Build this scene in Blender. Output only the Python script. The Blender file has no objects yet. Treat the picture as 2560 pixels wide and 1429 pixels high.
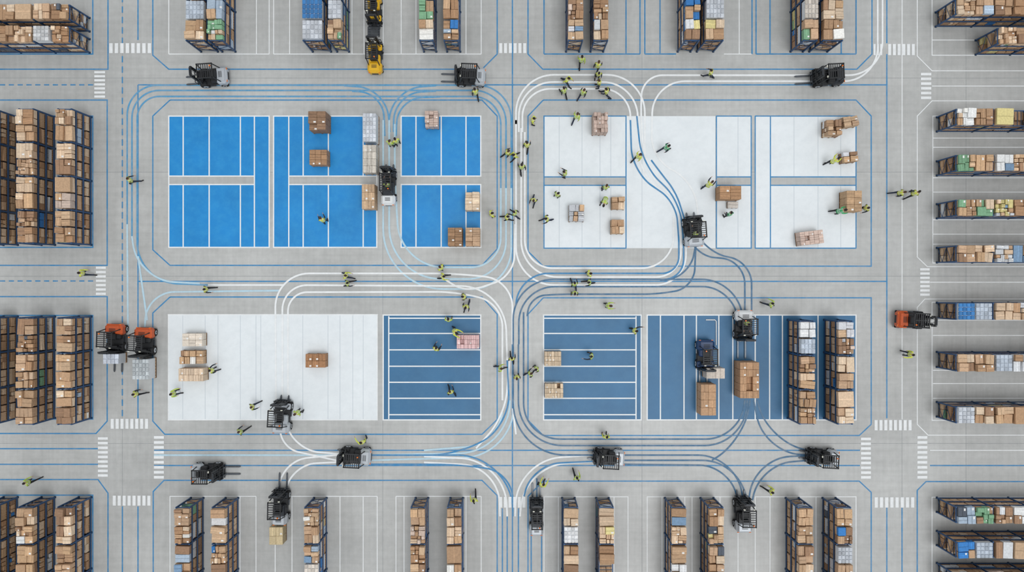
import bpy, math, random
import numpy as np
from mathutils import Vector, Matrix, kdtree
random.seed(11)
S=36.0; CX=1280.0; CY=714.5; H=55.0
def P(px,py,z=0.0):
    k=(H-z)/H
    return ((px-CX)/S*k,(CY-py)/S*k)
def lin(c):
    out=[]
    for v in c[:3]:
        v=v/255.0
        out.append(v/12.92 if v<=0.04045 else ((v+0.055)/1.055)**2.4)
    return (out[0],out[1],out[2],1.0)
def sh(c,k): return tuple(min(1,v*k) for v in c[:3])+(1,)
COL=bpy.context.scene.collection
sc=bpy.context.scene
sc.view_settings.view_transform='Standard'
try: sc.view_settings.look='None'
except Exception: pass

# ---------------------------------------------------------------- materials
MATS={}
def mat(name,rgb,rough=0.6,metal=0.0,noise=0.12,scale=6.0,worn_or_highlight=None,wamt=0.0,bump=0.0):
    if name in MATS: return MATS[name]
    m=bpy.data.materials.new(name); m.use_nodes=True
    nt=m.node_tree; b=nt.nodes['Principled BSDF']
    b.inputs['Roughness'].default_value=rough; b.inputs['Metallic'].default_value=metal
    geo=nt.nodes.new('ShaderNodeNewGeometry') if worn_or_highlight else nt.nodes.new('ShaderNodeTexCoord')
    out=geo.outputs['Position'] if worn_or_highlight else geo.outputs['Object']
    n=nt.nodes.new('ShaderNodeTexNoise'); n.inputs['Scale'].default_value=scale; n.inputs['Detail'].default_value=6
    nt.links.new(out,n.inputs['Vector'])
    r=nt.nodes.new('ShaderNodeMapRange'); r.inputs['From Min'].default_value=0.3; r.inputs['From Max'].default_value=0.7
    r.inputs['To Min'].default_value=1-noise; r.inputs['To Max'].default_value=1+noise
    nt.links.new(n.outputs['Fac'],r.inputs['Value'])
    mx=nt.nodes.new('ShaderNodeVectorMath'); mx.operation='SCALE'
    mx.inputs[0].default_value=lin(rgb)[:3]
    nt.links.new(r.outputs['Result'],mx.inputs['Scale'])
    last=mx.outputs['Vector']
    if worn_or_highlight:
        n2=nt.nodes.new('ShaderNodeTexNoise'); n2.inputs['Scale'].default_value=1.7; n2.inputs['Detail'].default_value=9; n2.inputs['Roughness'].default_value=0.7
        nt.links.new(out,n2.inputs['Vector'])
        r2=nt.nodes.new('ShaderNodeMapRange'); r2.inputs['From Min'].default_value=0.42; r2.inputs['From Max'].default_value=0.72
        r2.inputs['To Min'].default_value=0.0; r2.inputs['To Max'].default_value=wamt
        nt.links.new(n2.outputs['Fac'],r2.inputs['Value'])
        mix=nt.nodes.new('ShaderNodeMix'); mix.data_type='RGBA'
        nt.links.new(r2.outputs['Result'],mix.inputs['Factor'])
        nt.links.new(last,mix.inputs['A']); mix.inputs['B'].default_value=lin(worn_or_highlight)
        last=mix.outputs['Result']
    nt.links.new(last,b.inputs['Base Color'])
    MATS[name]=m; return m
def carton_mat():
    m=bpy.data.materials.new('cardboard'); m.use_nodes=True
    nt=m.node_tree; b=nt.nodes['Principled BSDF']; b.inputs['Roughness'].default_value=0.75
    a=nt.nodes.new('ShaderNodeAttribute'); a.attribute_name='Col'
    tc=nt.nodes.new('ShaderNodeTexCoord')
    n=nt.nodes.new('ShaderNodeTexNoise'); n.inputs['Scale'].default_value=9; n.inputs['Detail'].default_value=5
    nt.links.new(tc.outputs['Object'],n.inputs['Vector'])
    r=nt.nodes.new('ShaderNodeMapRange'); r.inputs['From Min'].default_value=.3; r.inputs['From Max'].default_value=.7
    r.inputs['To Min'].default_value=0.86; r.inputs['To Max'].default_value=1.12
    nt.links.new(n.outputs['Fac'],r.inputs['Value'])
    mx=nt.nodes.new('ShaderNodeVectorMath'); mx.operation='SCALE'
    nt.links.new(a.outputs['Color'],mx.inputs[0]); nt.links.new(r.outputs['Result'],mx.inputs['Scale'])
    nt.links.new(mx.outputs['Vector'],b.inputs['Base Color'])
    MATS['cardboard']=m
carton_mat()
CON=(172,176,178)
mat('white_paint',(234,238,240),.5,worn_or_highlight=CON,wamt=.25,noise=.03)
mat('blue_paint',(40,128,182),.5,worn_or_highlight=CON,wamt=.3,noise=.06)
mat('faded_blue_paint',(78,150,194),.5,worn_or_highlight=CON,wamt=.4,noise=.08)
mat('pale_blue_paint',(180,212,228),.5,worn_or_highlight=CON,wamt=.4,noise=.05)
mat('dark_blue_paint',(52,104,142),.5,worn_or_highlight=CON,wamt=.35,noise=.08)
mat('faint_line_paint',(200,209,216),.5,noise=.03)
mat('zone_bright_blue',(0,132,204),.42,noise=.10,scale=.35,worn_or_highlight=(54,162,218),wamt=.4)  # lighter blue patches are glossy highlights painted into the colour
mat('zone_navy',(40,104,148),.45,noise=.09,scale=.5,worn_or_highlight=(66,122,160),wamt=.35)
mat('zone_white',(227,234,238),.45,noise=.03,scale=.5,worn_or_highlight=(211,219,224),wamt=.5)
mat('joint',(148,152,154),.8)
mat('rack_blue',(34,74,118),.45,.2); mat('rack_dark',(46,58,74),.5,.3)
mat('wood',(176,142,104),.8,noise=.25,scale=14); mat('wood_dark',(120,92,66),.8,noise=.25,scale=14)
mat('black',(24,27,31),.5); mat('rubber',(18,18,20),.85); mat('steel',(92,97,103),.35,.8); mat('darksteel',(52,56,62),.45,.5)
mat('silver',(186,193,200),.35,.1,noise=.04); mat('offwhite',(222,226,228),.4,noise=.04); mat('orange',(204,90,42),.4,noise=.06)
mat('yellow',(232,182,34),.4,noise=.06); mat('navy',(34,62,104),.4); mat('lamp_glass',(235,235,220),.15); mat('beacon',(240,120,20),.3)
mat('plastic_wrap',(214,220,226),.25,noise=.05)

def floor_mat():
    m=bpy.data.materials.new('concrete'); m.use_nodes=True; nt=m.node_tree; b=nt.nodes['Principled BSDF']; L=nt.links
    b.inputs['Roughness'].default_value=.4
    g=nt.nodes.new('ShaderNodeNewGeometry')
    def nz(s,d,sc=None):
        n=nt.nodes.new('ShaderNodeTexNoise'); n.inputs['Scale'].default_value=s; n.inputs['Detail'].default_value=d; n.inputs['Roughness'].default_value=.6
        if sc:
            mp=nt.nodes.new('ShaderNodeMapping'); mp.inputs['Scale'].default_value=sc; L.new(g.outputs['Position'],mp.inputs['Vector']); L.new(mp.outputs['Vector'],n.inputs['Vector'])
        else: L.new(g.outputs['Position'],n.inputs['Vector'])
        return n
    def mr(sock,a,c,lo,hi):
        r=nt.nodes.new('ShaderNodeMapRange'); r.inputs['From Min'].default_value=a; r.inputs['From Max'].default_value=c; r.inputs['To Min'].default_value=lo; r.inputs['To Max'].default_value=hi
        L.new(sock,r.inputs['Value']); return r.outputs['Result']
    a=mr(nz(.13,4).outputs['Fac'],.3,.7,.85,1.12); c=mr(nz(2.5,8).outputs['Fac'],.3,.7,.94,1.06); d=mr(nz(1.2,6,(.12,2.8,1)).outputs['Fac'],.3,.7,.94,1.05); e=mr(nz(25,3).outputs['Fac'],.3,.7,.97,1.03)
    d2=mr(nz(1.2,6,(2.8,.12,1)).outputs['Fac'],.3,.7,.94,1.05)
    cur=a
    for o in (c,d,e,d2):
        x=nt.nodes.new('ShaderNodeMath'); x.operation='MULTIPLY'; L.new(cur,x.inputs[0]); L.new(o,x.inputs[1]); cur=x.outputs[0]
    v=nt.nodes.new('ShaderNodeVectorMath'); v.operation='SCALE'; v.inputs[0].default_value=lin((180,182,181))[:3]; L.new(cur,v.inputs['Scale'])
    L.new(v.outputs['Vector'],b.inputs['Base Color'])
    MATS['concrete']=m
floor_mat()

# ---------------------------------------------------------------- mesh builder
class MB:
    def __init__(s): s.v=[]; s.f=[]; s.m=[]; s.c=[]; s.sm=[]
    def add(s,vs,fs,m,col=None,smooth=False):
        o=len(s.v); s.v.extend([tuple(v) for v in vs])
        for f in fs:
            s.f.append(tuple(i+o for i in f)); s.m.append(m); s.c.append(col or (1,1,1,1)); s.sm.append(smooth)
    def mesh(s,name):
        me=bpy.data.meshes.new(name); me.from_pydata(s.v,[],s.f)
        names=[]; idx=[]
        for m in s.m:
            if m not in names: names.append(m)
            idx.append(names.index(m))
        for n in names: me.materials.append(MATS[n])
        me.polygons.foreach_set('material_index',idx)
        me.polygons.foreach_set('use_smooth',s.sm)
        at=me.color_attributes.new('Col','FLOAT_COLOR','CORNER')
        arr=[]
        for f,c in zip(s.f,s.c): arr.extend(list(c)*len(f))
        at.data.foreach_set('color',arr)
        me.update(); return me
    def box(s,c,d,m,col=None,rot=0.0,b=0.0,taper=1.0):
        hx,hy,hz=d[0]/2,d[1]/2,d[2]/2
        cr,sr=math.cos(rot),math.sin(rot)
        def T(p):
            k=1.0
            if taper!=1.0: k=1+(taper-1)*(p[2]/hz*.5+.5)
            x,y=p[0]*k,p[1]*k
            return (c[0]+x*cr-y*sr,c[1]+x*sr+y*cr,c[2]+p[2])
        if b<=0:
            vs=[(-hx,-hy,-hz),(hx,-hy,-hz),(hx,hy,-hz),(-hx,hy,-hz),(-hx,-hy,hz),(hx,-hy,hz),(hx,hy,hz),(-hx,hy,hz)]
            fs=[(3,2,1,0),(4,5,6,7),(0,1,5,4),(1,2,6,5),(2,3,7,6),(3,0,4,7)]
            s.add([T(v) for v in vs],fs,m,col); return
        b=min(b,hx*.95,hy*.95,hz*.95)
        vs=[];ix={}
        for sx in(-1,1):
            for sy in(-1,1):
                for sz in(-1,1):
                    for a,v in enumerate([(sx*hx,sy*(hy-b),sz*(hz-b)),(sx*(hx-b),sy*hy,sz*(hz-b)),(sx*(hx-b),sy*(hy-b),sz*hz)]):
                        ix[(sx,sy,sz,a)]=len(vs); vs.append(v)
        fs=[]
        for a in range(3):
            for sg in(-1,1):
                q=[]
                for (u,w) in((-1,-1),(1,-1),(1,1),(-1,1)):
                    k=[0,0,0]; k[a]=sg; k[(a+1)%3]=u; k[(a+2)%3]=w; q.append(ix[(k[0],k[1],k[2],a)])
                fs.append(q)
        for a in range(3):
            o1,o2=(a+1)%3,(a+2)%3
            for u in(-1,1):
                for w in(-1,1):
                    k=[0,0,0];k[o1]=u;k[o2]=w
                    k[a]=-1;A=tuple(k);k[a]=1;B=tuple(k)
                    fs.append([ix[A+(o1,)],ix[B+(o1,)],ix[B+(o2,)],ix[A+(o2,)]])
        for sx in(-1,1):
            for sy in(-1,1):
                for sz in(-1,1): fs.append([ix[(sx,sy,sz,0)],ix[(sx,sy,sz,1)],ix[(sx,sy,sz,2)]])
        out=[]
        for f in fs:
            p=[Vector(vs[i]) for i in f]; n=(p[1]-p[0]).cross(p[2]-p[0]); cc=sum(p,Vector())/len(p)
            out.append(f if n.dot(cc)>0 else f[::-1])
        s.add([T(v) for v in vs],out,m,col)
    def tube(s,pts,rad,m,n=8,col=None,smooth=True,caps=True):
        pts=[Vector(p) for p in pts]
        if not isinstance(rad,(list,tuple)): rad=[rad]*len(pts)
        up=Vector((0,0,1))
        vs=[]
        for i,p in enumerate(pts):
            t=(pts[min(i+1,len(pts)-1)]-pts[max(i-1,0)]).normalized()
            r=up if abs(t.dot(up))<.95 else Vector((1,0,0))
            x=t.cross(r).normalized(); y=t.cross(x)
            for k in range(n):
                a=2*math.pi*k/n
                vs.append(p+(x*math.cos(a)+y*math.sin(a))*rad[i])
        fs=[]
        for i in range(len(pts)-1):
            for k in range(n):
                k2=(k+1)%n
                fs.append((i*n+k,i*n+k2,(i+1)*n+k2,(i+1)*n+k))
        s.add(vs,fs,m,col,smooth)
        if caps:
            s.add(vs[:n],[tuple(range(n))[::-1]],m,col); s.add(vs[-n:],[tuple(range(n))],m,col)
    def ring(s,c,R,r,m,axis='z',tilt=0):
        N=20;n=6;vs=[];fs=[]
        for i in range(N):
            a=2*math.pi*i/N
            for k in range(n):
                b=2*math.pi*k/n; rr=R+r*math.cos(b)
                x,y,z=rr*math.cos(a),rr*math.sin(a),r*math.sin(b)
                y,z=y*math.cos(tilt)-z*math.sin(tilt),y*math.sin(tilt)+z*math.cos(tilt)
                vs.append((c[0]+x,c[1]+y,c[2]+z))
        for i in range(N):
            for k in range(n): fs.append((i*n+k,((i+1)%N)*n+k,((i+1)%N)*n+(k+1)%n,i*n+(k+1)%n))
        s.add(vs,fs,m,None,True)
def put(name,me,loc=(0,0,0),rot=0,parent=None,scale=None):
    o=bpy.data.objects.new(name,me); COL.objects.link(o)
    o.location=loc; o.rotation_euler=(0,0,rot)
    if scale: o.scale=(scale,)*3
    if parent: o.parent=parent
    return o
def group(name,parts,loc,rot,scale=None):
    e=put(name,None,loc,rot,None,scale); e.empty_display_size=.3
    for n,me in parts: put(n,me,parent=e)
    return e

# ---------------------------------------------------------------- floor + markings
f=MB(); f.box((0,0,-.1),(150,110,.2),'concrete'); put('floor',f.mesh('floor'))
def rect(mb,x0,y0,x1,y1,m,z):
    a=P(x0,y0);b=P(x1,y1)
    mb.add([(a[0],b[1],z),(b[0],b[1],z),(b[0],a[1],z),(a[0],a[1],z)],[(0,1,2,3)],m)
def fillet(pts,r):
    out=[]
    n=len(pts)
    for i,p in enumerate(pts):
        if i==0 or i==n-1: out.append(Vector(p)); continue
        rr=r[i-1] if isinstance(r,(list,tuple)) else r
        p=Vector(p);a=Vector(pts[i-1]);b=Vector(pts[i+1])
        da,db=(a-p),(b-p)
        t=min(rr,da.length*(.5 if i>1 else .98),db.length*(.5 if i<n-2 else .98))
        if rr<2: out.append(p); continue
        A=p+da.normalized()*t; B=p+db.normalized()*t
        C1=p+da.normalized()*t*.4477; C2=p+db.normalized()*t*.4477
        for k in range(17):
            u=k/16; out.append(A*(1-u)**3+C1*3*u*(1-u)**2+C2*3*u*u*(1-u)+B*u**3)
    res=[out[0]]
    for p in out[1:]:
        if (p-res[-1]).length>.3: res.append(p)
    return res
def ribbon(mb,pts,w,m,z,closed=False):
    q=[Vector(p) for p in pts]
    n=len(q); vs=[];
    for i in range(n):
        t1=(q[i]-q[i-1]).normalized() if i>0 else (q[1]-q[0]).normalized()
        t2=(q[i+1]-q[i]).normalized() if i<n-1 else t1
        t=(t1+t2)
        if t.length<1e-6: t=t1
        t.normalize(); nn=Vector((-t.y,t.x)); k=1/max(.5,nn.dot(Vector((-t1.y,t1.x))))
        for sg in(1,-1):
            a=q[i]+nn*sg*w/2*k; X,Y=P(a.x,a.y); vs.append((X,Y,z))
    fs=[(2*i+1,2*i+3,2*i+2,2*i) for i in range(n-1)]
    mb.add(vs,fs,m)
def lines(name,items,m,z,w=3):
    mb=MB()
    for i,it in enumerate(items): ribbon(mb,it,w,m,z+i*.0001)
    return put(name,mb.mesh(name))
def seg(x0,y0,x1,y1): return [(x0,y0),(x1,y1)]

lines('slab_joint_lines',[seg(957,0,957,1429),seg(1605,0,1605,1429),seg(0,430,2560,430),seg(0,1108,2560,1108),seg(306,0,306,1429),seg(2255,0,2255,1429),seg(2415,0,2415,1429),seg(0,195,2560,195),seg(0,690,2560,690)],'joint',.0003,1.0)

def zone(name,rects,m,lw,lm,ls,w=3,faint=None,fm='faint_line_paint'):
    mb=MB()
    for i,r in enumerate(rects): rect(mb,*r,m,.0020+i*.0001)
    for l in (faint or []): ribbon(mb,l,1.6,fm,.003)
    for i,l in enumerate(ls): ribbon(mb,l,w,lm,.0035+i*.0001)
    return put(name,mb.mesh(name))
def fr(x0,y0,x1,y1):
    return [seg(x0-1.5,y0,x1+1.5,y0),seg(x1,y0,x1,y1),seg(x1+1.5,y1,x0-1.5,y1),seg(x0,y1,x0,y0)]
BB='zone_bright_blue';WP='white_paint';BP='blue_paint'
def vv(xs,y0,y1): return [seg(x,y0,x,y1) for x in xs]
zone('bright_blue_storage_zone',[(422,290,636,440),(422,461,636,618),(636,290,673,618)],BB,3,WP,
  fr(422,290,673,618)+[seg(422,440,636,440),seg(422,461,636,461)]+vv([458,523,601,636],290,440)+vv([458,523,601,636],461,618)+vv([636],440,461))
zone('bright_blue_storage_zone',[(722,290,942,440),(722,461,942,618),(684,290,722,618)],BB,3,WP,
  fr(684,290,942,618)+[seg(722,440,942,440),seg(722,461,942,461)]+vv([758,821,908],290,440)+vv([722],290,618)+vv([758,821,908],461,618))
zone('bright_blue_storage_zone',[(1003,290,1202,440),(1003,461,1202,618)],BB,3,WP,
  fr(1003,290,1202,440)+fr(1003,461,1202,618)+vv([1040,1103,1165],290,440)+vv([1040,1103,1165],461,618))
zone('white_storage_zone',[(1360,290,1565,442),(1360,463,1565,620)],'zone_white',3,BP,
  fr(1360,290,1565,442)+fr(1360,463,1565,620)+[seg(1360,442,1360,463),seg(1565,442,1565,463)],3,vv([1398,1455,1500,1527],292,440)+vv([1398,1455,1500,1527],465,618))
zone('white_storage_zone',[(1566.5,290,1788.5,620)],'zone_white',3,BP,[],3,vv([1605],292,618))
zone('white_storage_zone',[(1791,290,1878,442),(1791,463,1878,620)],'zone_white',3,BP,
  fr(1791,290,1878,442)+fr(1791,463,1878,620)+[seg(1791,442,1791,463),seg(1878,442,1878,463)],3,vv([1845],292,440)+vv([1845],465,618))
zone('white_storage_zone',[(1888,290,1926,620),(1926,290,2140,442),(1926,463,2140,620)],'zone_white',3,BP,
  [seg(1888,290,2140,290),seg(1888,620,2140,620),seg(1888,289,1888,621),seg(2140,289,2140,621),seg(1926,290,1926,620),seg(1926,442,2140,442),seg(1926,463,2140,463)],3,
  vv([1985,2045,2102],292,440)+vv([1985,2045,2102],465,618))
zone('white_storage_zone',[(421,786,943,1049)],'zone_white',3,WP,fr(421,786,943,1049),2.5,vv([457,513,545,601,640,652,720,757,820,850,882,908],788,1047))
hl=[833,874,915,955,995]
zone('navy_storage_zone',[(958,787,1202,1049)],'zone_navy',3,WP,fr(958,787,1202,1049)+[seg(972,790,972,1047)]+[seg(972,y,1201,y) for y in [795]+hl+[1036]])
zone('navy_storage_zone',[(1359,787,1603,1049)],'zone_navy',3,WP,fr(1359,787,1603,1049)+[seg(1590,790,1590,1047)]+[seg(1360,y,1590,y) for y in [795]+hl+[1036]])
zone('navy_storage_zone',[(1618,787,2140,1049)],'zone_navy',3,WP,fr(1618,787,2140,1049)+vv([1651,1710,1741,1797,1832,1888,1924,1956,2045],788,1048))

blue=[]
blue+=[[(425,250),(1205,250),(1243,290),(1243,622),(1205,663),(425,663),(382,624),(382,290),(425,250)],
 [(1358,250),(2140,250),(2178,290),(2178,665),(1358,665),(1320,628),(1320,290),(1358,250)],
 [(425,742),(1205,742),(1243,785),(1243,1048),(1205,1085),(412,1085),(382,1052),(382,782),(425,742)],
 [(1358,744),(2178,744),(2178,1060),(2148,1088),(1358,1088),(1320,1050),(1320,785),(1358,744)],
 [(382,-60),(382,138),(422,173),(1205,173),(1243,135),(1243,-60)],
 [(1320,-60),(1320,135),(1357,173),(2142,173),(2180,135),(2180,-60)],
 [(383,1500),(383,1228),(410,1200),(1205,1200),(1243,1238),(1243,1500)],
 [(1320,1500),(1320,1240),(1358,1202),(2148,1202),(2178,1230),(2178,1500)],
 [(270,-60),(270,173),(-60,173)],[(-60,250),(268,250),(268,663),(-60,663)],
 [(-60,741),(268,741),(268,1052),(240,1083),(-60,1083)],[(-60,1198),(245,1198),(270,1232),(270,1500)],
 [(232,-60),(232,135),(-60,135)],[(-60,290),(232,290),(232,618),(-60,618)],[(-60,788),(232,788),(232,1047),(-60,1047)],[(-60,1237),(232,1237),(232,1500)],
 [(2560,1203),(2315,1203),(2293,1225),(2293,1500)]]
blue+=[seg(345,-60,345,100),seg(345,212,345,1045),seg(345,212,2217,212),seg(345,703,2217,703),seg(1281,-60,1281,1300),
 seg(2217,135,2217,1045),seg(2217,-60,2217,108),seg(-60,1121,245,1121),seg(-60,1160,245,1160),seg(385,1125,2150,1125),seg(385,1163,2150,1163),
 seg(2325,1163,2620,1163),seg(2217,1268,2217,1500),seg(2255,1268,2255,1500),seg(306,1265,306,1500),seg(345,1265,345,1500),
 seg(1281,1300,1281,1500)]
for x in range(0,235,22): blue+= [seg(x,212,x+13,212),seg(x,702,x+13,702)]
for y in list(range(-10,100,26))+list(range(140,1040,26)): blue.append(seg(306,y,306,y+16))
for x in(1360,1565,1600,1612,1650,1880,1890,1925,2103,2140): blue.append(seg(x,-60,x,135))
blue+=[seg(1360,135,1600,135),seg(1612,135,1690,135),seg(1890,135,2140,135)]
for x in(1268,1256,1296): blue.append(seg(x,1270,x,1500))
for x in(1328,1354): blue.append(seg(x,1250,x,1500))
lines('blue_aisle_border_lines',blue,BP,.0006,3.2)
wh=[]
for x in(422,641,673,684,724,880,910,958,1003,1040,1165,1203): wh.append(seg(x,-60,x,135))
wh+=[seg(422,135,673,135),seg(684,135,943,135),seg(958,135,1203,135),seg(943,-60,943,135),seg(1848,-60,1848,135),seg(1810,135,1880,135)]
for x in(425,600,640,688,730,850,908,943,990,1010,1165,1203,1360,1396,1535,1570,1618,1655,1712,1730,1800,1845,1888,1925,2040,2140): wh.append(seg(x,1240,x,1500))
wh+=[seg(424,1240,640,1240),seg(688,1240,943,1240),seg(990,1240,1203,1240),seg(1360,1241,1570,1241),seg(1618,1241,1845,1241),seg(1888,1241,2140,1241)]
wh+=[[(2293,-60),(2293,140),(2330,177),(2620,177)],seg(2330,215,2620,215),[(2620,252),(2330,252),(2293,290),(2293,642),(2318,666),(2620,666)],seg(2325,705,2620,705),
 [(2620,747),(2312,747),(2293,768),(2293,1060),(2320,1087),(2620,1087)],seg(2325,1125,2620,1125),seg(2255,-60,2255,1048),
 [(2330,-60),(2330,138),(2620,138)],seg(2330,100,2440,100),[(2620,290),(2332,290),(2332,657),(2620,657)],[(2620,755),(2330,755),(2330,1050),(2620,1050)],[(2620,1242),(2330,1242),(2330,1500)]]
for y in(345,368,444,480,549,585,610,800,838,925,958,995): wh.append(seg(2332,y,2620,y))
lines('white_bay_lines',wh,WP,.0010,2.2)

def crosswalk(x0,y0,x1,y1,n,vert):
    mb=MB()
    for i in range(n):
        if vert:
            st=(x1-x0)/n; rect(mb,x0+i*st+st*.17,y0,x0+i*st+st*.8,y1,WP,.0165)
        else:
            st=(y1-y0)/n; rect(mb,x0,y0+i*st+st*.17,x1,y0+i*st+st*.72,WP,.0165)
    put('crosswalk',mb.mesh('crosswalk'))
for c in [(271,108,381,133,8,1),(1246,108,1318,133,6,1),(2182,110,2207,138,3,1),(2218,110,2289,138,6,1),(236,176,263,247,7,0),(240,664,265,740,7,0),
 (275,1046,373,1071,8,1),(245,1090,270,1194,9,0),(385,1087,410,1199,9,0),(280,1238,379,1263,8,1),(1246,1241,1316,1268,6,1),(2302,180,2328,251,6,0),(2300,668,2324,742,7,0),
 (2184,1049,2281,1075,8,1),(2152,1091,2177,1199,9,0),(2293,1087,2318,1199,9,0),(2184,1242,2288,1268,8,1)]: crosswalk(*c)

RZ=[.0108]
def routes(name,items,m,w=4):
    mb=MB()
    for pts,r in items: ribbon(mb,fillet(pts,r),w,m,RZ[0]); RZ[0]+=.00008
    put(name,mb.mesh(name))
routes('faded_blue_route_lines',[
 ([(318,560),(318,213),(1278,213),(1278,470)],[75,85]),
 ([(330,600),(330,226),(1265,226),(1265,470)],[68,80]),
 ([(343,600),(343,241),(1252,241),(1252,470)],[55,70]),
 ([(860,214),(965,222),(975,330)],70),([(880,228),(958,232),(962,340)],60),
 ([(1090,214),(975,222),(972,330)],80),([(1090,228),(985,232),(984,330)],70),([(1100,242),(995,246),(990,340)],60),
 ([(343,600),(343,705),(520,712)],100),
],'faded_blue_paint',4)
routes('pale_blue_route_lines',[
 ([(318,560),(320,830)],0),([(330,590),(345,700),(500,708)],90),([(362,830),(366,730),(700,726)],70),([(345,640),(368,800)],30),
 ([(1278,470),(1278,722),(958,722),(958,300)],[100,150]),
 ([(1265,470),(1265,697),(973,697),(973,300)],[95,130]),
 ([(1252,470),(1252,668),(1000,668),(987,440),(987,310)],[75,110,20]),
 ([(917,1137),(1275,1130),(1275,1000)],130),([(917,1150),(1288,1140),(1284,1000)],130),([(385,1137),(850,1137)],0),
 ([(1256,1030),(1245,1110),(1060,1125)],90),
],'pale_blue_paint',4.5)
routes('white_route_lines',[
 ([(690,1010),(688,683),(1150,683),(1281,700),(1281,860)],[85,110,100]),
 ([(706,1010),(706,712),(1262,715),(1268,900)],[62,110]),
 ([(720,1010),(720,730),(1150,729),(1256,760),(1256,1000)],[48,60,60]),
 ([(1100,690),(1150,722),(1190,722),(1285,690),(1288,560)],60),
 ([(520,712),(710,712)],0),
 ([(1290,310),(1290,187),(1612,187),(1612,430),(1692,500),(1715,560),(1715,712),(1290,712),(1290,300)],[95,95,50,30,30,95,95]),
 ([(1297,330),(1297,205),(1592,205),(1598,430),(1686,505),(1702,570),(1702,692),(1303,692),(1303,320)],[85,85,50,30,30,90,90]),
 ([(1306,330),(1306,222),(1576,222),(1576,300)],[70,70]),
 ([(1312,330),(1312,670),(1684,670),(1684,540)],[70,80]),
 ([(2206,-60),(2206,188),(1605,188),(1602,290),(1612,420),(1690,490)],[85,85,30,60]),
 ([(2194,-60),(2194,203),(1632,203),(1628,400),(1735,450),(1746,545)],[85,80,60,70]),
 ([(701,1078),(705,1120),(850,1152)],70),([(720,1070),(740,1125),(850,1134)],70),
 ([(697,1232),(700,1150),(850,1136)],70),([(714,1228),(730,1160),(850,1154)],60),
 ([(1060,1140),(1262,1150),(1268,1290)],110),([(1060,1155),(1246,1165),(1250,1290)],90),
 ([(1288,1290),(1292,1150),(1490,1136)],110),([(1300,1290),(1312,1165),(1490,1152)],100),
 ([(1274,900),(1262,1040),(1190,1120)],60),([(1282,1020),(1290,1085)],0),
],WP,4.5)
routes('blue_route_lines',[
 ([(1576,300),(1580,430),(1690,505),(1697,600),(1697,683),(1295,683),(1290,760)],[60,45,10,80,85]),
 ([(1592,290),(1604,410),(1698,500),(1709,600),(1709,698),(1400,698)],[60,50,30,85]),
 ([(1628,400),(1650,430),(1690,480),(1715,560),(1725,600)],30),
 ([(917,1160),(1150,1160),(1282,1180),(1282,1290)],[60,90]),([(1040,1137),(1265,1137),(1281,1260)],120),
 ([(1268,900),(1275,1060),(1150,1137),(920,1137)],80),([(1310,1240),(1330,1160),(1490,1152)],70),
],BP,4)
routes('dark_blue_route_lines',[
 ([(1740,600),(1735,720),(1640,735),(1400,735),(1325,740),(1318,790)],[70,30,30,50]),
 ([(1722,590),(1745,640),(1862,650),(1862,790)],[40,75]),([(1752,598),(1775,632),(1879,655),(1879,790)],[40,75]),
 ([(1283,860),(1283,698),(1845,698),(1856,790)],[100,90]),
 ([(1297,860),(1297,716),(1830,716),(1843,790)],[90,80]),
 ([(1740,610),(1722,697),(1650,700)],60),
 ([(1283,860),(1283,1137),(1490,1137)],[130]),
 ([(1296,860),(1296,1113),(1862,1113),(1868,1000)],[110,100]),
 ([(1309,780),(1309,1097),(1850,1097),(1862,1000)],[90,85]),
 ([(1875,1000),(1860,1100),(1780,1150)],80),
 ([(1884,1000),(1910,1130),(2022,1137)],90),([(1892,1000),(1925,1100),(2022,1126)],80),
 ([(1560,1137),(1845,1137),(1857,1250)],100),([(1560,1150),(1855,1150),(1866,1250)],100),([(1560,1160),(1820,1163),(1845,1250)],70),
 ([(1872,1250),(1885,1145),(2022,1138)],90),([(1881,1250),(1900,1160),(2022,1150)],80),
 ([(1342,1245),(1342,1195)],0),
],'dark_blue_paint',4)
G0=.014
# ---------------------------------------------------------------- cartons, pallets, racks
KR=[(190,158,126),(202,172,140),(176,142,110),(212,186,158),(168,132,100),(194,162,132),(154,122,96),(218,196,170),(184,150,118),(198,164,128)]
OD=[(222,224,224),(232,232,228),(210,214,218),(206,186,172),(52,122,190),(214,216,222),(170,188,206),(120,150,180),(212,200,140),(120,164,130),(84,92,104),(226,228,230),(200,204,210)]
def ccol(odd=.14,pal=None):
    c=random.choice(pal) if pal else (random.choice(OD) if random.random()<odd else random.choice(KR))
    k=random.uniform(.93,1.06)
    return lin([min(255,v*k) for v in c])
def carton(mb,x0,y0,x1,y1,z0,z1,c,rot=0):
    cx,cy=(x0+x1)/2,(y0+y1)/2; w,d,h=x1-x0,y1-y0,z1-z0
    mb.box((cx,cy,(z0+z1)/2),(w,d,h),'cardboard',c,rot,b=.012)
    t=random.random()
    tape=sh(c,random.choice((1.3,.72)))
    if t<.8:
        if w>d: mb.box((cx,cy,z1+.002),(w*.98,.05,.006),'cardboard',tape,rot)
        else: mb.box((cx,cy,z1+.002),(.05,d*.98,.006),'cardboard',tape,rot)
    if t<.25:
        cr,sr=math.cos(rot),math.sin(rot); lx,ly=w*.25,-d*.25
        mb.box((cx+lx*cr-ly*sr,cy+lx*sr+ly*cr,z1+.003),(min(.16,w*.3),min(.11,d*.3),.006),'cardboard',lin((232,232,230)),rot)
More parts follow.
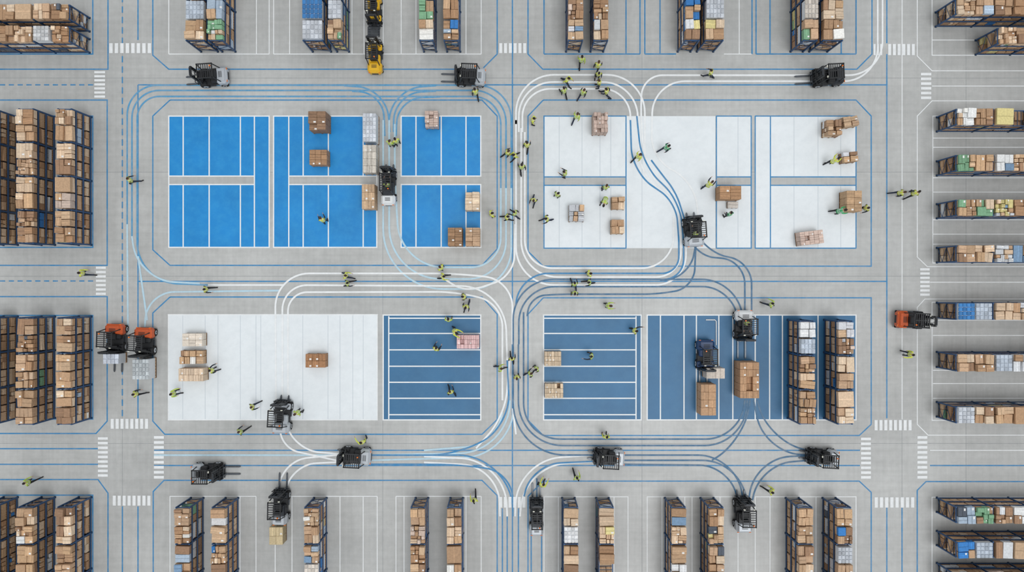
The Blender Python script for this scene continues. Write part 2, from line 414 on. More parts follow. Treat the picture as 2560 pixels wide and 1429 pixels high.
def pallet(mb,cx,cy,w,d,z):
    n=7
    for i in range(n): mb.box((cx,cy-d/2+(i+.5)*d/n,z+.132),(w,d/n*.72,.02),'wood')
    for i in(-1,0,1):
        mb.box((cx+i*(w/2-.05),cy,z+.115),(.09,d,.018),'wood_dark')
        for j in(-1,0,1): mb.box((cx+i*(w/2-.05),cy+j*(d/2-.06),z+.063),(.09,.11,.088),'wood_dark')
        mb.box((cx+i*(w/2-.05),cy,z+.01),(.09,d,.018),'wood_dark')
def split(x0,y0,x1,y1,mn,out):
    w,d=x1-x0,y1-y0
    if (w<mn*2 and d<mn*2) or (max(w,d)<mn*2.6 and random.random()<.25): out.append((x0,y0,x1,y1)); return
    if w>d: t=x0+w*random.uniform(.4,.6); split(x0,y0,t,y1,mn,out); split(t,y0,x1,y1,mn,out)
    else: t=y0+d*random.uniform(.4,.6); split(x0,y0,x1,t,mn,out); split(x0,t,x1,y1,mn,out)
def pile(mb,x0,y0,x1,y1,z0,zmax,mn=.36,odd=.14,lo=.62):
    cells=[]; split(x0,y0,x1,y1,mn,cells)
    base=ccol(odd)
    for c in cells:
        z=z0; top=z0+(zmax-z0)*random.uniform(lo,1.0)
        while z<top-.12:
            h=min(random.uniform(.25,.45),top-z)
            col=base if random.random()<.55 else ccol(odd*.8)
            g=random.uniform(.006,.028)
            carton(mb,c[0]+g,c[1]+g,c[2]-g,c[3]-g,z,z+h,col,random.gauss(0,.04))
            z+=h
WRC=[(214,220,228),(226,228,230),(196,208,222),(214,206,196),(200,206,214),(60,126,188)]
def wrapped(mb,x0,y0,x1,y1,z0,z1,c=None):
    nx=max(2,int((x1-x0)/.22)); ny=max(2,int((y1-y0)/.25)); c=ccol(1,[c] if c else WRC)
    mb.box(((x0+x1)/2,(y0+y1)/2,(z0+z1-.06)/2),(x1-x0-.02,y1-y0-.02,z1-z0-.06),'plastic_wrap',None,0,.03)
    for i in range(nx):
        for j in range(ny):
            w=(x1-x0)/nx;d=(y1-y0)/ny
            mb.box((x0+(i+.5)*w,y0+(j+.5)*d,z1-.05),(w-.02,d-.02,.1),'cardboard',sh(c,random.uniform(.7,1.1)),0,.02)
def rack(x0,y0,x1,y1,odd=.14,name='pallet_rack',top=2.75,ov=.02):
    a=P(x0,y1);b=P(x1,y0)
    cx,cy=(a[0]+b[0])/2,(a[1]+b[1])/2; w,d=b[0]-a[0],b[1]-a[1]
    rot=0
    if w>d: rot=math.pi/2; w,d=d,w
    fr_=MB();dk=MB();ct=MB();pl=MB()
    nb=max(1,round(d/2.5)); bl=d/nb; ph=top-.2
    for i in range(nb+1):
        y=-d/2+i*bl
        y=max(-d/2+.05,min(d/2-.05,y))
        for sx in(-1,1): fr_.box((sx*(w/2-.03),y,ph/2),(.08,.09,ph),'rack_blue'); fr_.box((sx*(w/2-.03),y,.01),(.14,.14,.02),'rack_dark')
        for k in range(4):
            z0=.15+k*(ph-.3)/4; z1=z0+(ph-.3)/4
            s=1 if k%2 else -1
            fr_.tube([(-s*(w/2-.06),y,z0),(s*(w/2-.06),y,z1)],.02,'rack_blue',4)
        fr_.box((0,y,ph-.08),(w-.1,.05,.05),'rack_blue')
    lv=[.14,1.08,1.98]
    for li,z in enumerate(lv):
        for i in range(nb):
            yc=-d/2+(i+.5)*bl
            for sx in(-1,1): fr_.box((sx*(w/2-.02),yc,z),(.05,bl-.08,.11),'rack_blue')
            for k in range(int(bl/.25)): dk.box((0,yc-bl/2+.15+k*.25,z+.045),(w-.1,.05,.02),'rack_dark')
            n=2 if bl>1.9 else 1; pw=(bl-.12)/n
            for k in range(n):
                py=yc-bl/2+.06+(k+.5)*pw
                if li==2 and random.random()<.04: continue
                pallet(pl,0,py,w-.08,pw-.1,z+.056)
                z0=z+.056+.144
                zt={0:.90,1:1.84,2:top+.12}[li]-.02
                o=ov if li==2 else -.02
                X0,Y0,X1,Y1=-w/2-o,py-pw/2+.03,w/2+o,py+pw/2-.03
                if random.random()<odd*.5: wrapped(ct,X0+.03,Y0+.03,X1-.03,Y1-.03,z0,zt-random.uniform(0,.25))
                else: pile(ct,X0,Y0,X1,Y1,z0,zt,random.choice((.24,.28,.34,.42,.5)),odd)
    return group(name,[('rack_frame',fr_.mesh('rack_frame')),('rack_decking',dk.mesh('rack_decking')),('pallets',pl.mesh('pallets')),('cartons',ct.mesh('cartons'))],(cx,cy,0),rot)
for (a,b) in [(502,546),(555,590),(781,829),(842,874),(1059,1092),(1117,1152),(1414,1449),(1475,1509),(1693,1727),(1741,1784),(1975,2008),(2022,2069)]:
    rack(a,-70,b,131,.32)
for (a,b) in [(8,46),(103,139),(196,230)]:
    rack(a,291,b,614,.03,ov=.05); rack(a,789,b,1046,.04,ov=.05); rack(a,1240,b,1510,.06,ov=.05)
rack(-120,44,226,80,.08); rack(-120,97,226,133,.3)
for (a,b) in [(476,510),(563,597),(784,818),(1038,1072),(1125,1159),(1404,1438),(1489,1523),(1661,1695),(1750,1785),(1963,1998),(2055,2090)]:
    rack(a,1242,b,1510,.22,top=2.65)
rack(1968,797,2003,1046,.08,top=2.6); rack(2059,797,2095,1046,.2,top=2.6)
for (a,b) in [(292,330),(402,440),(509,547),(618,657),(755,795),(878,918),(1003,1042),(1242,1280),(1325,1363),(1405,1443)]:
    rack(2340,a,2700,b,.18,top=2.65)
rack(2337,30,2700,68,.1); rack(2437,100,2700,138,.1)

PINK=[(206,184,172),(214,194,182),(196,174,162)]
def load(px,py,w,d,h,pal=None,nx=3,ny=3,rot=0,chaos=False,name='pallet_load',z=G0,wrap=None):
    w/=S;d/=S
    hh=h
    X,Y=P(px,py,hh*.8+z)
    k=(H-hh)/H
    w*=k; d*=k
    pl=MB();ct=MB(); pallet(pl,0,0,w,d,0)
    if chaos: pile(ct,-w/2,-d/2,w/2,d/2,.144,h,.28,.1)
    elif wrap: wrapped(ct,-w/2+.01,-d/2+.01,w/2-.01,d/2-.01,.144,h,wrap)
    else:
        nl=max(1,round((h-.144)/.32)); lh=(h-.144)/nl
        bc=ccol(0,pal)
        for l in range(nl):
            for i in range(nx):
                for j in range(ny):
                    if l==nl-1 and random.random()<.06: continue
                    c=sh(bc,random.uniform(.86,1.1))
                    carton(ct,-w/2+i*w/nx+.006,-d/2+j*d/ny+.006,-w/2+(i+1)*w/nx-.006,-d/2+(j+1)*d/ny-.006,.144+l*lh,.144+(l+1)*lh-.004,c,random.gauss(0,.012))
    parts=[('pallet',pl.mesh('pallet'))]
    if ct.v: parts.append(('cartons',ct.mesh('cartons')))
    return group(name,parts,(X,Y,z),rot)
load(795,303,44,46,1.6,None,2,3); load(797,394,44,38,1.0,None,3,3); load(1079,298,33,40,1.0,PINK,3,4)
load(1181,503,36,46,1.3,None,2,3); load(1138,592,36,46,1.3,None,2,4); load(1182,592,36,46,1.3,None,2,4)
load(1501,307,36,50,1.4,PINK,4,5); load(1442,532,38,42,1.0,None,chaos=True); load(1546,507,33,32,.8,None,chaos=True); load(1545,566,32,36,1.1,None,chaos=True)
load(1824,482,54,34,1.2,[(172,134,100)],2,2); load(1832,512,26,16,.35,[(226,220,212)],1,1)
load(2086,318,36,40,1.3,None,chaos=True); load(2127,303,38,26,1.1,None,chaos=True,rot=.15); load(2126,392,36,26,1.0,None,chaos=True,rot=.1)
load(2132,503,38,52,1.3,None,2,3); load(2027,594,58,34,1.0,PINK,5,3,rot=.12)
load(483,849,50,32,.9,[(196,186,174),(205,195,182)],3,2); load(478,893,58,34,.9,None,chaos=True); load(480,936,62,32,1.0,[(212,190,166)],5,2)
load(790,901,50,34,.8,[(168,124,88)],3,2); load(1170,854,56,34,1.0,[(212,178,178)],6,3); load(1382,896,42,36,.6,[(206,186,160)],5,3); load(1385,976,46,36,.6,[(206,186,160)],6,3)
load(1769,998,38,78,1.3,[(196,158,124)],2,4); load(1871,949,48,90,1.5,[(176,140,108)],3,5)
load(925,320,34,72,1.3,wrap=(216,222,230)); load(925,398,34,70,1.2,[(196,190,180)],3,4); load(922,492,32,62,1.2,None,2,3)
load(355,922,42,52,1.2,wrap=(204,212,216)); load(281,896,40,26,1.2,wrap=(206,214,226))
load(1787,932,46,26,1.3,[(196,186,176)],2,1); load(692,1337,34,44,1.0,[(206,188,150)],2,2)
def trolley(px,py,w,d):
    X,Y=P(px,py,.4); mb=MB(); w/=S;d/=S
    for k in range(6): mb.box((0,-d/2+(k+.5)*d/6,.36),(w,d/6-.03,.05),'steel',None,0,.01)
    for sx in(-1,1):
        mb.box((sx*(w/2-.04),0,.3),(.07,d,.08),'darksteel')
        for sy in(-1,1): mb.tube([(sx*(w/2-.1)-.04,sy*(d/2-.2),.13),(sx*(w/2-.1)+.04,sy*(d/2-.2),.13)],.12,'rubber',14); mb.box((sx*(w/2-.1),sy*(d/2-.2),.24),(.05,.1,.12),'darksteel')
    put('flatbed_trolley',mb.mesh('flatbed_trolley'),(X,Y,G0))
trolley(934,78,30,24)
pp=MB(); a=P(1764,799);b=P(1790,799);c=P(1790,862); pp.tube([(a[0],a[1],.06),(b[0]-.1,b[1],.06),(b[0],b[1]-.1,.06),(c[0],c[1],.06)],.04,'offwhite',10)
put('white_pipe',pp.mesh('white_pipe'))

# ---------------------------------------------------------------- forklifts
FC={}
def fork_parts(body,width=1.2,rear=0.0,forks=1.05,accent=None):
    key=(body,width,rear,forks,accent)
    if key in FC: return FC[key]
    accent=accent or body
    W=width; hw=W/2
    ch=MB(); y0=-1.05-rear
    ch.box((0,(-.5-rear*.5+.75)/2,.38),(W-.22,1.25+rear,.36),'darksteel',b=.04)
    ch.box((0,.15,.58),(W-.12,.75,.05),'black',b=.01)
    for sx in(-1,1):
        ch.box((sx*(hw-.16),.62,.66),(.28,.42,.14),accent,b=.06)
        ch.box((sx*(hw-.07),.1,.34),(.12,.4,.06),'steel',b=.01)
    ch.box((0,.66,.82),(W-.3,.18,.5),accent,b=.05,taper=.92); ch.box((0,.55,1.08),(W-.5,.12,.06),'black',b=.02)
    cw=MB()
    cw.box((0,y0+.38,.64),(W,.8,.76),body,b=.17,taper=.95)
    cw.box((0,y0+.36,1.04),(W*.74,.54,.1),body,b=.045)
    cw.box((0,y0+.0,.55),(W*.45,.04,.25),'black',b=.01)
    for k in range(3): cw.box((0,y0+.3+k*.08,1.095),(W*.35,.035,.012),'black')
    for sx in(-1,1): cw.box((sx*hw*.7,y0+.0,.85),(.14,.04,.08),'beacon',b=.01)
    en=MB(); ln=.4+rear
    en.box((0,y0+.72+ln/2-.05,.78),(W*.78,ln+.1,.42),accent,b=.07)
    st=MB(); st.box((0,-.12,1.02),(.48,.46,.1),'black',b=.04); st.box((0,-.38,1.26),(.46,.1,.46),'black',b=.04)
    for sx in(-1,1): st.box((sx*.27,-.15,1.16),(.05,.3,.05),'black',b=.015)
    sw=MB(); sw.ring((0,.33,1.2),.17,.018,'black',tilt=-.35); sw.tube([(0,.56,.95),(0,.33,1.2)],.025,'black'); sw.box((0,.33,1.2),(.3,.03,.02),'black')
    for k in range(3): sw.tube([(.25+k*.05,.5,1.05),(.25+k*.05,.45,1.2)],.01,'steel',6)
    wh=[]
    for (yy,r,wd) in((.6,.33,.24),(-.68-rear*.6,.27,.2)):
        for sx in(-1,1):
            w_=MB(); x1=sx*(hw+.0);x0=sx*(hw-wd)
            w_.tube([(x0,yy,r),(x0+(x1-x0)*.12,yy,r),(x0+(x1-x0)*.88,yy,r),(x1,yy,r)],[r*.9,r,r,r*.9],'rubber',20)
            w_.tube([(x1-sx*.02,yy,r),(x1+sx*.01,yy,r)],[r*.55,r*.5],'silver',14); w_.tube([(x1,yy,r),(x1+sx*.03,yy,r)],.06,'steel',8)
            wh.append(w_.mesh('wheel'))
    g=MB(); zr=2.12
    yf,yb=.5,-.5-rear*.3
    for sx in(-1,1):
        g.tube([(sx*(hw-.12),.7,.7),(sx*(hw-.13),.6,1.3),(sx*(hw-.15),yf,zr)],.035,'black',6)
        g.tube([(sx*(hw-.14),yb-.15,.95),(sx*(hw-.15),yb,zr)],.035,'black',6)
        g.box((sx*(hw-.13),(yf+yb)/2,zr),(.08,yf-yb+.1,.06),'black',b=.015)
    for y in(yf,yb): g.box((0,y,zr),(W-.2,.09,.06),'black',b=.015)
    n=7
    for k in range(1,n): g.box((0,yb+(yf-yb)*k/n,zr),(W-.28,.045,.035),'black')
    g.box((0,(yf+yb)/2,zr+.015),(.05,yf-yb,.03),'black')
    for sx in(-1,1): g.box((sx*(hw-.25),yf+.07,zr-.05),(.14,.07,.1),'lamp_glass',b=.02)
    g.tube([(hw-.3,yb+.1,zr+.02),(hw-.3,yb+.1,zr+.12)],[.05,.04],'beacon',10)
    m=MB()
    for sx in(-1,1):
        m.box((sx*.32,.9,1.15),(.07,.13,2.1),'black'); m.box((sx*.24,.93,1.2),(.06,.1,2.1),'darksteel')
        m.tube([(sx*.18,.86,.3),(sx*.18,.86,1.9)],.035,'steel',8)
        m.tube([(sx*.3,.85,.8),(sx*.3,.5,.62)],.03,'steel',8)
        m.tube([(sx*.1,.92,.4),(sx*.1,.92,2.15)],.012,'steel',4)
    for z in(.25,1.1,2.17): m.box((0,.88,z),(.72,.09,.09),'black')
    m.box((0,.95,2.22),(.52,.06,.07),'darksteel')
    c=MB()
    c.box((0,1.01,.22),(.95,.05,.09),'darksteel');c.box((0,1.01,.55),(.95,.05,.09),'darksteel')
    for k in range(6): c.box((-.45+k*.18,1.01,.85),(.03,.03,.6),'black')
    c.box((0,1.01,1.16),(.95,.04,.05),'black')
    for sx in(-1,1):
        c.box((sx*.26,1.06,.33),(.12,.05,.58),'steel'); c.box((sx*.26,1.04+forks/2,.07),(.12,forks,.045),'steel',b=.012); c.box((sx*.26,1.04+forks+.03,.062),(.08,.08,.025),'steel',b=.01)
    parts=[('chassis',ch.mesh('chassis')),('counterweight',cw.mesh('counterweight')),('engine_cover',en.mesh('engine_cover')),('seat',st.mesh('seat')),('steering_wheel',sw.mesh('steering_wheel')),
      ('overhead_guard',g.mesh('overhead_guard')),('mast',m.mesh('mast')),('forks',c.mesh('forks'))]+[('wheel_%d'%(i+1),w) for i,w in enumerate(wh)]
    FC[key]=parts; return parts
def forklift(px,py,deg,body='silver',width=1.2,rear=0.0,forks=.95,name='forklift',scale=1.0,accent=None):
    X,Y=P(px,py,1.4)
    return group(name,fork_parts(body,width,rear,forks,accent),(X,Y,G0),math.radians(deg),scale)
U,D,L_,R_=0,180,90,-90
K='black'
forklift(521,184,L_+4,accent=K); forklift(1174,184,L_-2,accent=K); forklift(2080,184,L_+3,'darksteel',accent=K)
forklift(931,14,D,'yellow',1.0,.1,.1); forklift(933,134,U,'yellow',1.0,.1,.1)
forklift(967,455,U,'offwhite',1.0,.45,.3,'reach_truck',accent='darksteel'); forklift(1740,576,U+4,'silver',1.3,0,.25,accent=K)
forklift(274,846,D-2,'orange',1.25,-.1,1.3,accent=K); forklift(348,855,D-2,'orange',1.25,-.1,1.3,accent=K); forklift(2291,800,R_-3,'orange',1.2,-.05,.3,accent=K)
forklift(696,1042,U-3,'silver',1.25,.15,.2); forklift(884,1146,L_-3,'silver',1.15,0,.3,accent=K); forklift(509,1186,R_,'silver',1.15,accent=K)
forklift(693,1268,U-1,'silver',1.1,.3,.95,'reach_truck',accent='darksteel'); forklift(1342,1292,U,'silver',.95,.35,.9,'reach_truck',accent='darksteel')
forklift(1525,1149,L_-3,'silver',1.15,0,.3,accent=K); forklift(1866,1288,U,'silver',1.15,.25,.3,'reach_truck',accent=K); forklift(2067,1148,L_-3,'silver',1.1,0,.3,accent=K)
forklift(1868,815,D,'offwhite',1.25,0,1.2,accent=K); forklift(1770,890,D,'navy',1.2,0,.9,'order_picker')

# ---------------------------------------------------------------- people
mat('skin',(196,150,122),.55,noise=.04); mat('hair_dark',(32,26,24),.7,noise=.3,scale=60); mat('hair_brown',(70,48,34),.7,noise=.3,scale=60)
mat('hivis_yellow',(208,218,84),.6,noise=.08,scale=20); mat('hivis_lime',(182,206,90),.6,noise=.08,scale=20); mat('hivis_green',(70,170,110),.6,noise=.08,scale=20)
mat('reflective_tape',(214,218,218),.3,.1,noise=.02); mat('trousers_black',(30,32,38),.8); mat('trousers_navy',(36,46,66),.8); mat('sleeve_dark',(40,46,58),.8); mat('boots',(22,20,20),.6)
mat('eye_white',(235,235,232),.2); mat('iris',(40,28,22),.2); mat('lips',(160,92,84),.5)
PM=['skin','hair_dark','hivis_yellow','reflective_tape','trousers_black','sleeve_dark','boots','eye_white','iris','lips']
def person_mesh(nm,hR=0,kR=0,hL=0,kL=0,lean=4,sR=5,sL=5,eR=15,eL=15,aR=8,aL=8,pitch=10,yaw=0,spread=2):
    rd=math.radians
    def legdir(h,ab,sx): return Vector((sx*math.sin(rd(ab)),math.sin(rd(h)),-math.cos(rd(h)))).normalized()
    low=9
    legs={}
    for sx,h,k in((1,hR,kR),(-1,hL,kL)):
        hip=Vector((sx*.095,0,-.03)); kn=hip+legdir(h,spread,sx)*.43; an=kn+legdir(h-k,spread*.5,sx)*.42
        legs[sx]=[hip,kn,an]; low=min(low,an.z)
    off=Vector((0,0,.085-low))
    pel=off
    RT=Matrix.Rotation(-rd(lean),3,'X')
    def T(x,y,z): return pel+RT@Vector((x,y,z))
    mb=MB(); tags=[]
    def sweep(ctrs,rads,tag,side=Vector((1,0,0)),n=14,cap=True):
        C=[];R=[]
        for i in range(len(ctrs)-1):
            a,b=Vector(ctrs[i]),Vector(ctrs[i+1]); m=max(1,int((b-a).length/.025))
            for j in range(m):
                u=j/m; C.append(a.lerp(b,u)); R.append((rads[i][0]*(1-u)+rads[i+1][0]*u,rads[i][1]*(1-u)+rads[i+1][1]*u))
        C.append(Vector(ctrs[-1])); R.append(rads[-1])
        if cap:
            t0=(C[0]-C[1]).normalized(); t1=(C[-1]-C[-2]).normalized()
            r0,r1=R[0],R[-1]
            pre=[(C[0]+t0*min(r0)*q,(r0[0]*s_,r0[1]*s_)) for q,s_ in((.9,.3),(.7,.65),(.4,.88))]
            post=[(C[-1]+t1*min(r1)*q,(r1[0]*s_,r1[1]*s_)) for q,s_ in((.4,.88),(.7,.65),(.9,.3))]
            C=[c for c,_ in pre]+C+[c for c,_ in post]; R=[r for _,r in pre]+R+[r for _,r in post]
        vs=[];N=len(C)
        for i in range(N):
            t=(C[min(i+1,N-1)]-C[max(i-1,0)]).normalized()
            x=(side-t*side.dot(t)).normalized(); y=t.cross(x)
            for k in range(n):
                a=2*math.pi*k/n; vs.append(C[i]+x*math.cos(a)*R[i][0]+y*math.sin(a)*R[i][1])
        fs=[]
        for i in range(N-1):
            for k in range(n): k2=(k+1)%n; fs.append((i*n+k,i*n+k2,(i+1)*n+k2,(i+1)*n+k))
        fs.append(tuple(range(n))[::-1]); fs.append(tuple(range((N-1)*n,N*n)))
        mb.add(vs,fs,'skin'); tags.extend([tag]*len(vs))
    sweep([T(0,0,-.02)+Vector((0,0,-.07)),T(0,0,.05)],[(.15,.115),(.16,.12)],'leg')
    sweep([T(0,0,.0),T(0,0,.1),T(0,0,.2),T(0,.005,.32),T(0,0,.41),T(0,-.005,.46)],[(.178,.138),(.17,.13),(.163,.126),(.178,.135),(.188,.13),(.15,.1)],'torso')
    NK=T(0,.0,.50)
    RH=RT@Matrix.Rotation(rd(yaw),3,'Z')@Matrix.Rotation(-rd(pitch),3,'X')
    def Hd(x,y,z): return NK+RT@Vector((0,.01,.06))+RH@Vector((x,y,z))
    sweep([T(0,0,.46),Hd(0,.0,.03)],[(.062,.062),(.055,.058)],'neck')
    side=RH@Vector((1,0,0))
    sweep([Hd(0,.03,.045),Hd(0,.03,.07),Hd(0,.022,.11),Hd(0,.015,.16),Hd(0,.01,.20),Hd(0,.005,.235)],[(.038,.045),(.052,.066),(.068,.088),(.076,.098),(.074,.094),(.05,.062)],'head',side)
    sweep([Hd(0,-.005,.12),Hd(0,-.005,.17),Hd(0,0,.215),Hd(0,0,.25)],[(.077,.098),(.084,.106),(.081,.102),(.055,.07)],'hair',side)
    sweep([Hd(0,.115,.155),Hd(0,.128,.125)],[(.009,.012),(.016,.016)],'head',side,8)
    for sx in(-1,1): sweep([Hd(sx*.08,.01,.12),Hd(sx*.084,.008,.165)],[(.012,.02),(.013,.024)],'head',side,8)
    for sx in(1,-1):
        hip,kn,an=[p+off for p in legs[sx]]
        sweep([hip,hip.lerp(kn,.4),kn],[(.092,.1),(.08,.088),(.06,.064)],'leg')
        sweep([kn,kn.lerp(an,.35),an+Vector((0,0,.03))],[(.06,.063),(.058,.062),(.047,.05)],'leg')
        dz=an.z-.085; p=math.asin(min(.95,max(0,dz)/.2)) if dz>.01 else 0
        p=min(p,.9)
        fd=Vector((sx*.08,math.cos(p),-math.sin(p)))
        heel=an+Vector((0,-.04,-.04)); 
        sweep([heel,heel+fd*.1,heel+fd*.2,heel+fd*.235],[(.04,.042),(.043,.042),(.045,.03),(.035,.022)],'boot')
        sweep([an+Vector((0,0,.03)),an+Vector((0,0,-.04))],[(.048,.05),(.042,.045)],'boot')
    extras=MB()
    for sx,s_,e_,a_ in((1,sR,eR,aR),(-1,sL,eL,aL)):
        sh_=T(sx*.185,0,.42)
        def ad(ang,ab): return RT@Vector((sx*math.sin(rd(ab)),math.sin(rd(ang))*math.cos(rd(ab)),-math.cos(rd(ang))*math.cos(rd(ab))))
        d1=ad(s_,a_); el=sh_+d1*.29; d2=ad(s_+e_,a_*.2-4); wr=el+d2*.25
        sweep([T(sx*.1,0,.43),sh_],[(.07,.06),(.062,.065)],'torso')
        sweep([sh_,sh_.lerp(el,.4),el],[(.06,.06),(.053,.055),(.045,.046)],'uarm')
        sweep([el,el.lerp(wr,.3),wr],[(.046,.046),(.044,.045),(.032,.034)],'farm')
        inn=Vector((-sx,0,0)); inn=(inn-d2*inn.dot(d2)).normalized(); fw=d2.cross(inn).normalized()
        if fw.y<0 and abs(fw.y)>abs(fw.z): fw=-fw
        if abs(fw.z)>=abs(fw.y) and fw.z<0: fw=-fw
        sweep([wr,wr+d2*.03,wr+d2*.085],[(.026,.018),(.036,.017),(.04,.014)],'hand',fw,10)
        for q,(o,ln) in enumerate(((.03,.075),(.011,.085),(-.009,.08),(-.029,.062))):
            b0=wr+d2*.08+fw*o; pts=[b0];dd=d2.copy()
            for sg in(.42,.33,.25):
                dd=(dd+inn*(.28 if sg<.4 else .15)).normalized(); pts.append(pts[-1]+dd*ln*sg)
            extras.tube(pts,[.0095,.009,.0082,.0062],'skin',7)
        b0=wr+d2*.025+fw*.028; extras.tube([b0,b0+(d2*.5+fw*.6+inn*.2).normalized()*.035,b0+(d2*.8+fw*.45+inn*.4).normalized()*.062,b0+(d2*.95+fw*.3+inn*.4).normalized()*.085],[.013,.0115,.01,.007],'skin',7)
    src=mb.mesh(nm+'_src'); o=bpy.data.objects.new('tmp',src); COL.objects.link(o)
    md=o.modifiers.new('r','REMESH'); md.mode='VOXEL'; md.voxel_size=.0115; md.use_smooth_shade=True
    ms=o.modifiers.new('s','SMOOTH'); ms.factor=.5; ms.iterations=3
    dg=bpy.context.evaluated_depsgraph_get(); ev=o.evaluated_get(dg)
    me=bpy.data.meshes.new_from_object(ev); bpy.data.objects.remove(o)
    kd=kdtree.KDTree(len(mb.v))
    for i,v in enumerate(mb.v): kd.insert(v,i)
    kd.balance()
    RTi=RT.transposed(); RHi=RH.transposed(); H0=Hd(0,0,0)
    idx=[]
    for p in me.polygons:
        t=tags[kd.find(p.center)[1]]
        if t=='leg': m=4
        elif t=='boot': m=6
        elif t in('hand','neck'): m=0
        elif t in('uarm','farm'): m=5
        elif t=='torso':
            q=RTi@(p.center-pel); m=2
            if .10<q.z<.15 or .24<q.z<.29: m=3
            elif q.z>.26 and .085<abs(q.x)<.115: m=3
        elif t=='hair' or t=='head':
            q=RHi@(p.center-H0); m=0
            if q.z>.205 or (q.y<.03 and q.z>.15) or (q.y<-.02 and q.z>.07): m=1
            if abs(q.x)>.079 and q.z<.19 and q.y>-.03: m=0
        idx.append(m)
    verts=[tuple(v.co) for v in me.vertices]; faces=[tuple(p.vertices) for p in me.polygons]
    nv=len(verts)
    def blob(c,r,m):
        vs=[];fs=[];nu,nw=8,5
        for j in range(nw+1):
            th=math.pi*j/nw
            for k in range(nu):
                a=2*math.pi*k/nu; q=RH@Vector((r[0]*math.sin(th)*math.cos(a),r[1]*math.sin(th)*math.sin(a),r[2]*math.cos(th))); vs.append(c+q)
        for j in range(nw):
            for k in range(nu): fs.append((j*nu+k,(j+1)*nu+k,(j+1)*nu+(k+1)%nu,j*nu+(k+1)%nu))
        extras.add(vs,fs,m,None,True)
    for sx in(-1,1):
        blob(Hd(sx*.031,.098,.145),(.014,.010,.009),'eye_white'); blob(Hd(sx*.031,.105,.145),(.006,.006,.006),'iris')
        blob(Hd(sx*.031,.104,.165),(.018,.006,.004),'hair_dark')
    blob(Hd(0,.102,.088),(.024,.009,.007),'lips')
    for v in extras.v: verts.append(v)
    for ff,m in zip(extras.f,extras.m): faces.append(tuple(i+nv for i in ff)); idx.append(PM.index(m))
    out=bpy.data.meshes.new(nm); out.from_pydata(verts,[],faces)
    for n in PM: out.materials.append(MATS[n])
    out.polygons.foreach_set('material_index',idx); out.polygons.foreach_set('use_smooth',[True]*len(faces)); out.update()
    bpy.data.meshes.remove(me); bpy.data.meshes.remove(src)
    return out
POSES={
 'walk':person_mesh('walk_r',26,6,-20,24,6,-24,24,18,30,8,8,8),
 'walk2':person_mesh('walk_l',-18,26,24,5,7,26,-22,30,20,9,9,12,15),
 'stand':person_mesh('stand',2,2,-2,2,3,4,8,20,25,9,10,14,-20,4),
 'tablet':person_mesh('tablet',3,3,-5,4,6,28,28,75,78,6,6,30,0,4),
 'reach':person_mesh('reach',22,20,-14,6,18,70,62,15,20,8,8,10,0,3),
 'bend':person_mesh('bend',38,30,22,34,52,48,42,20,22,8,8,5,0,4),
 'point':person_mesh('point',6,4,-8,6,4,6,82,18,6,8,20,8,25,3),
 'sit':person_mesh('sit',80,78,80,78,2,45,45,40,40,8,8,12,0,6),
}
def recolor(o,d):
    for i,n in d.items():
        o.material_slots[i].link='OBJECT'; o.material_slots[i].material=MATS[n]
def person(px,py,deg,pose='walk',vest=None,name='warehouse_worker',z=G0):
    X,Y=P(px,py,1.25+z)
    o=put(name,POSES[pose],(X,Y,z),math.radians(deg),None,random.uniform(.93,1.0))
    d={}
    if random.random()<.3: d[1]='hair_brown'
    if random.random()<.5: d[4]='trousers_navy'
    v=vest or random.choice(('hivis_yellow','hivis_yellow','hivis_lime'))
    d[2]=v
    if random.random()<.35: d[5]=v
    recolor(o,d)
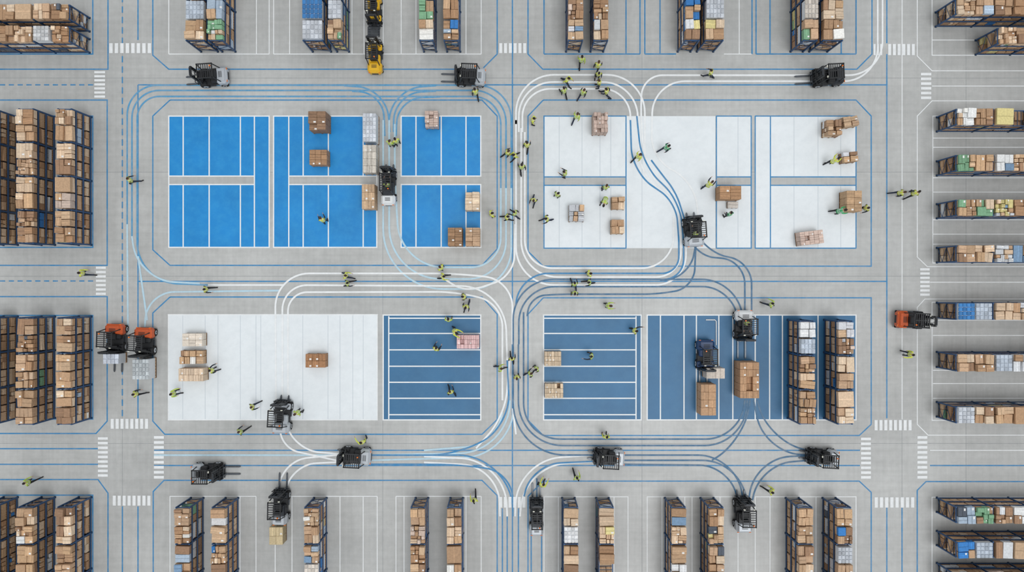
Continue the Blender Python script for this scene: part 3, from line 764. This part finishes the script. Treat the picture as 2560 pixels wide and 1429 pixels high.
PPL=[(320,449,-60,'walk'),(200,682,-90,'walk'),(510,723,-90,'walk2'),(334,985,-80,'walk'),(430,984,-80,'point'),(597,1080,-50,'walk'),(627,1018,-70,'walk2'),
(742,1031,150,'stand'),(526,926,-65,'point'),(63,1207,-60,'walk'),(805,550,20,'tablet'),(974,357,-20,'stand'),(990,352,30,'stand'),(1188,229,10,'walk2'),
(862,688,-100,'walk'),(866,708,-80,'walk2'),(1103,669,60,'stand'),(1106,691,-90,'walk2'),(1160,741,100,'stand'),(1165,765,170,'walk'),(1121,800,0,'stand'),
(1134,827,-120,'reach'),(1089,873,-30,'tablet'),(1127,981,20,'walk2'),(906,1106,30,'point'),(1185,1252,10,'walk'),
(1268,381,-60,'walk'),(1288,386,120,'walk2'),(1305,417,10,'walk'),(1317,362,-10,'walk2'),(1332,298,-100,'stand'),(1228,535,-60,'stand'),(1266,542,-90,'walk'),(1288,532,60,'walk'),(1335,498,160,'walk2'),
(1368,546,110,'walk'),(1393,486,-40,'stand'),(1414,433,60,'tablet'),(1442,290,-20,'walk'),(1455,148,5,'walk'),(1495,162,-20,'walk2'),(1497,183,180,'stand'),(1418,197,-120,'walk'),(1411,226,20,'walk2'),(1458,230,-30,'walk'),(1499,205,90,'stand'),(1518,227,70,'walk'),
(1780,180,60,'walk2'),(1597,390,-40,'walk'),(1667,368,-60,'walk','hivis_green'),(1515,468,0,'stand'),(1516,494,160,'bend'),(1773,462,-40,'reach'),(1826,535,20,'stand','hivis_green'),
(1473,684,-70,'stand'),(1475,705,100,'walk'),(1437,711,10,'walk2'),(1437,731,180,'stand'),(1520,764,-90,'tablet'),(1932,760,60,'walk2'),
(1250,921,-80,'walk'),(1280,898,0,'walk2'),(1292,942,190,'stand'),(1325,935,-50,'walk'),(1342,921,130,'stand'),(1480,890,80,'point'),(1587,827,-90,'point'),
(1443,1196,10,'walk2'),(1932,1230,60,'walk2'),(1354,1216,-30,'reach'),(2255,481,-85,'walk'),(2290,482,-60,'walk2'),(2280,886,80,'point'),
(2086,402,-50,'reach'),(2100,527,-80,'reach','hivis_green'),(2170,519,110,'walk'),(1516,1093,0,'stand')]
for p in PPL: person(p[0],p[1],p[2],p[3],p[4] if len(p)>4 else None)
def driver(px,py,deg):
    X,Y=P(px,py,1.4); a=math.radians(deg)
    o=put('forklift_driver',POSES['sit'],(X-(-.2)*math.sin(a)*1,Y+(-.2)*math.cos(a),.52),a,None,1.0); recolor(o,{2:'hivis_lime'})
for d in [(967,455,U),(1740,576,U+4),(1868,815,D)]: driver(*d)

# ---------------------------------------------------------------- light + camera
w=bpy.data.worlds.new('World'); sc.world=w; w.use_nodes=True
bg=w.node_tree.nodes['Background']; bg.inputs['Color'].default_value=(.98,.99,1.0,1); bg.inputs['Strength'].default_value=.68
sd=bpy.data.lights.new('overhead_sun','SUN'); sd.energy=1.05; sd.angle=math.radians(25); so=bpy.data.objects.new('overhead_sun',sd); COL.objects.link(so); so.rotation_euler=(math.radians(12),math.radians(10),0); so.location=(0,0,40)
cd=bpy.data.cameras.new('camera'); cd.sensor_width=36; cd.lens=36*H/(2560/S); cd.clip_end=300
co=bpy.data.objects.new('camera',cd); COL.objects.link(co); co.location=(0,0,H); sc.camera=co
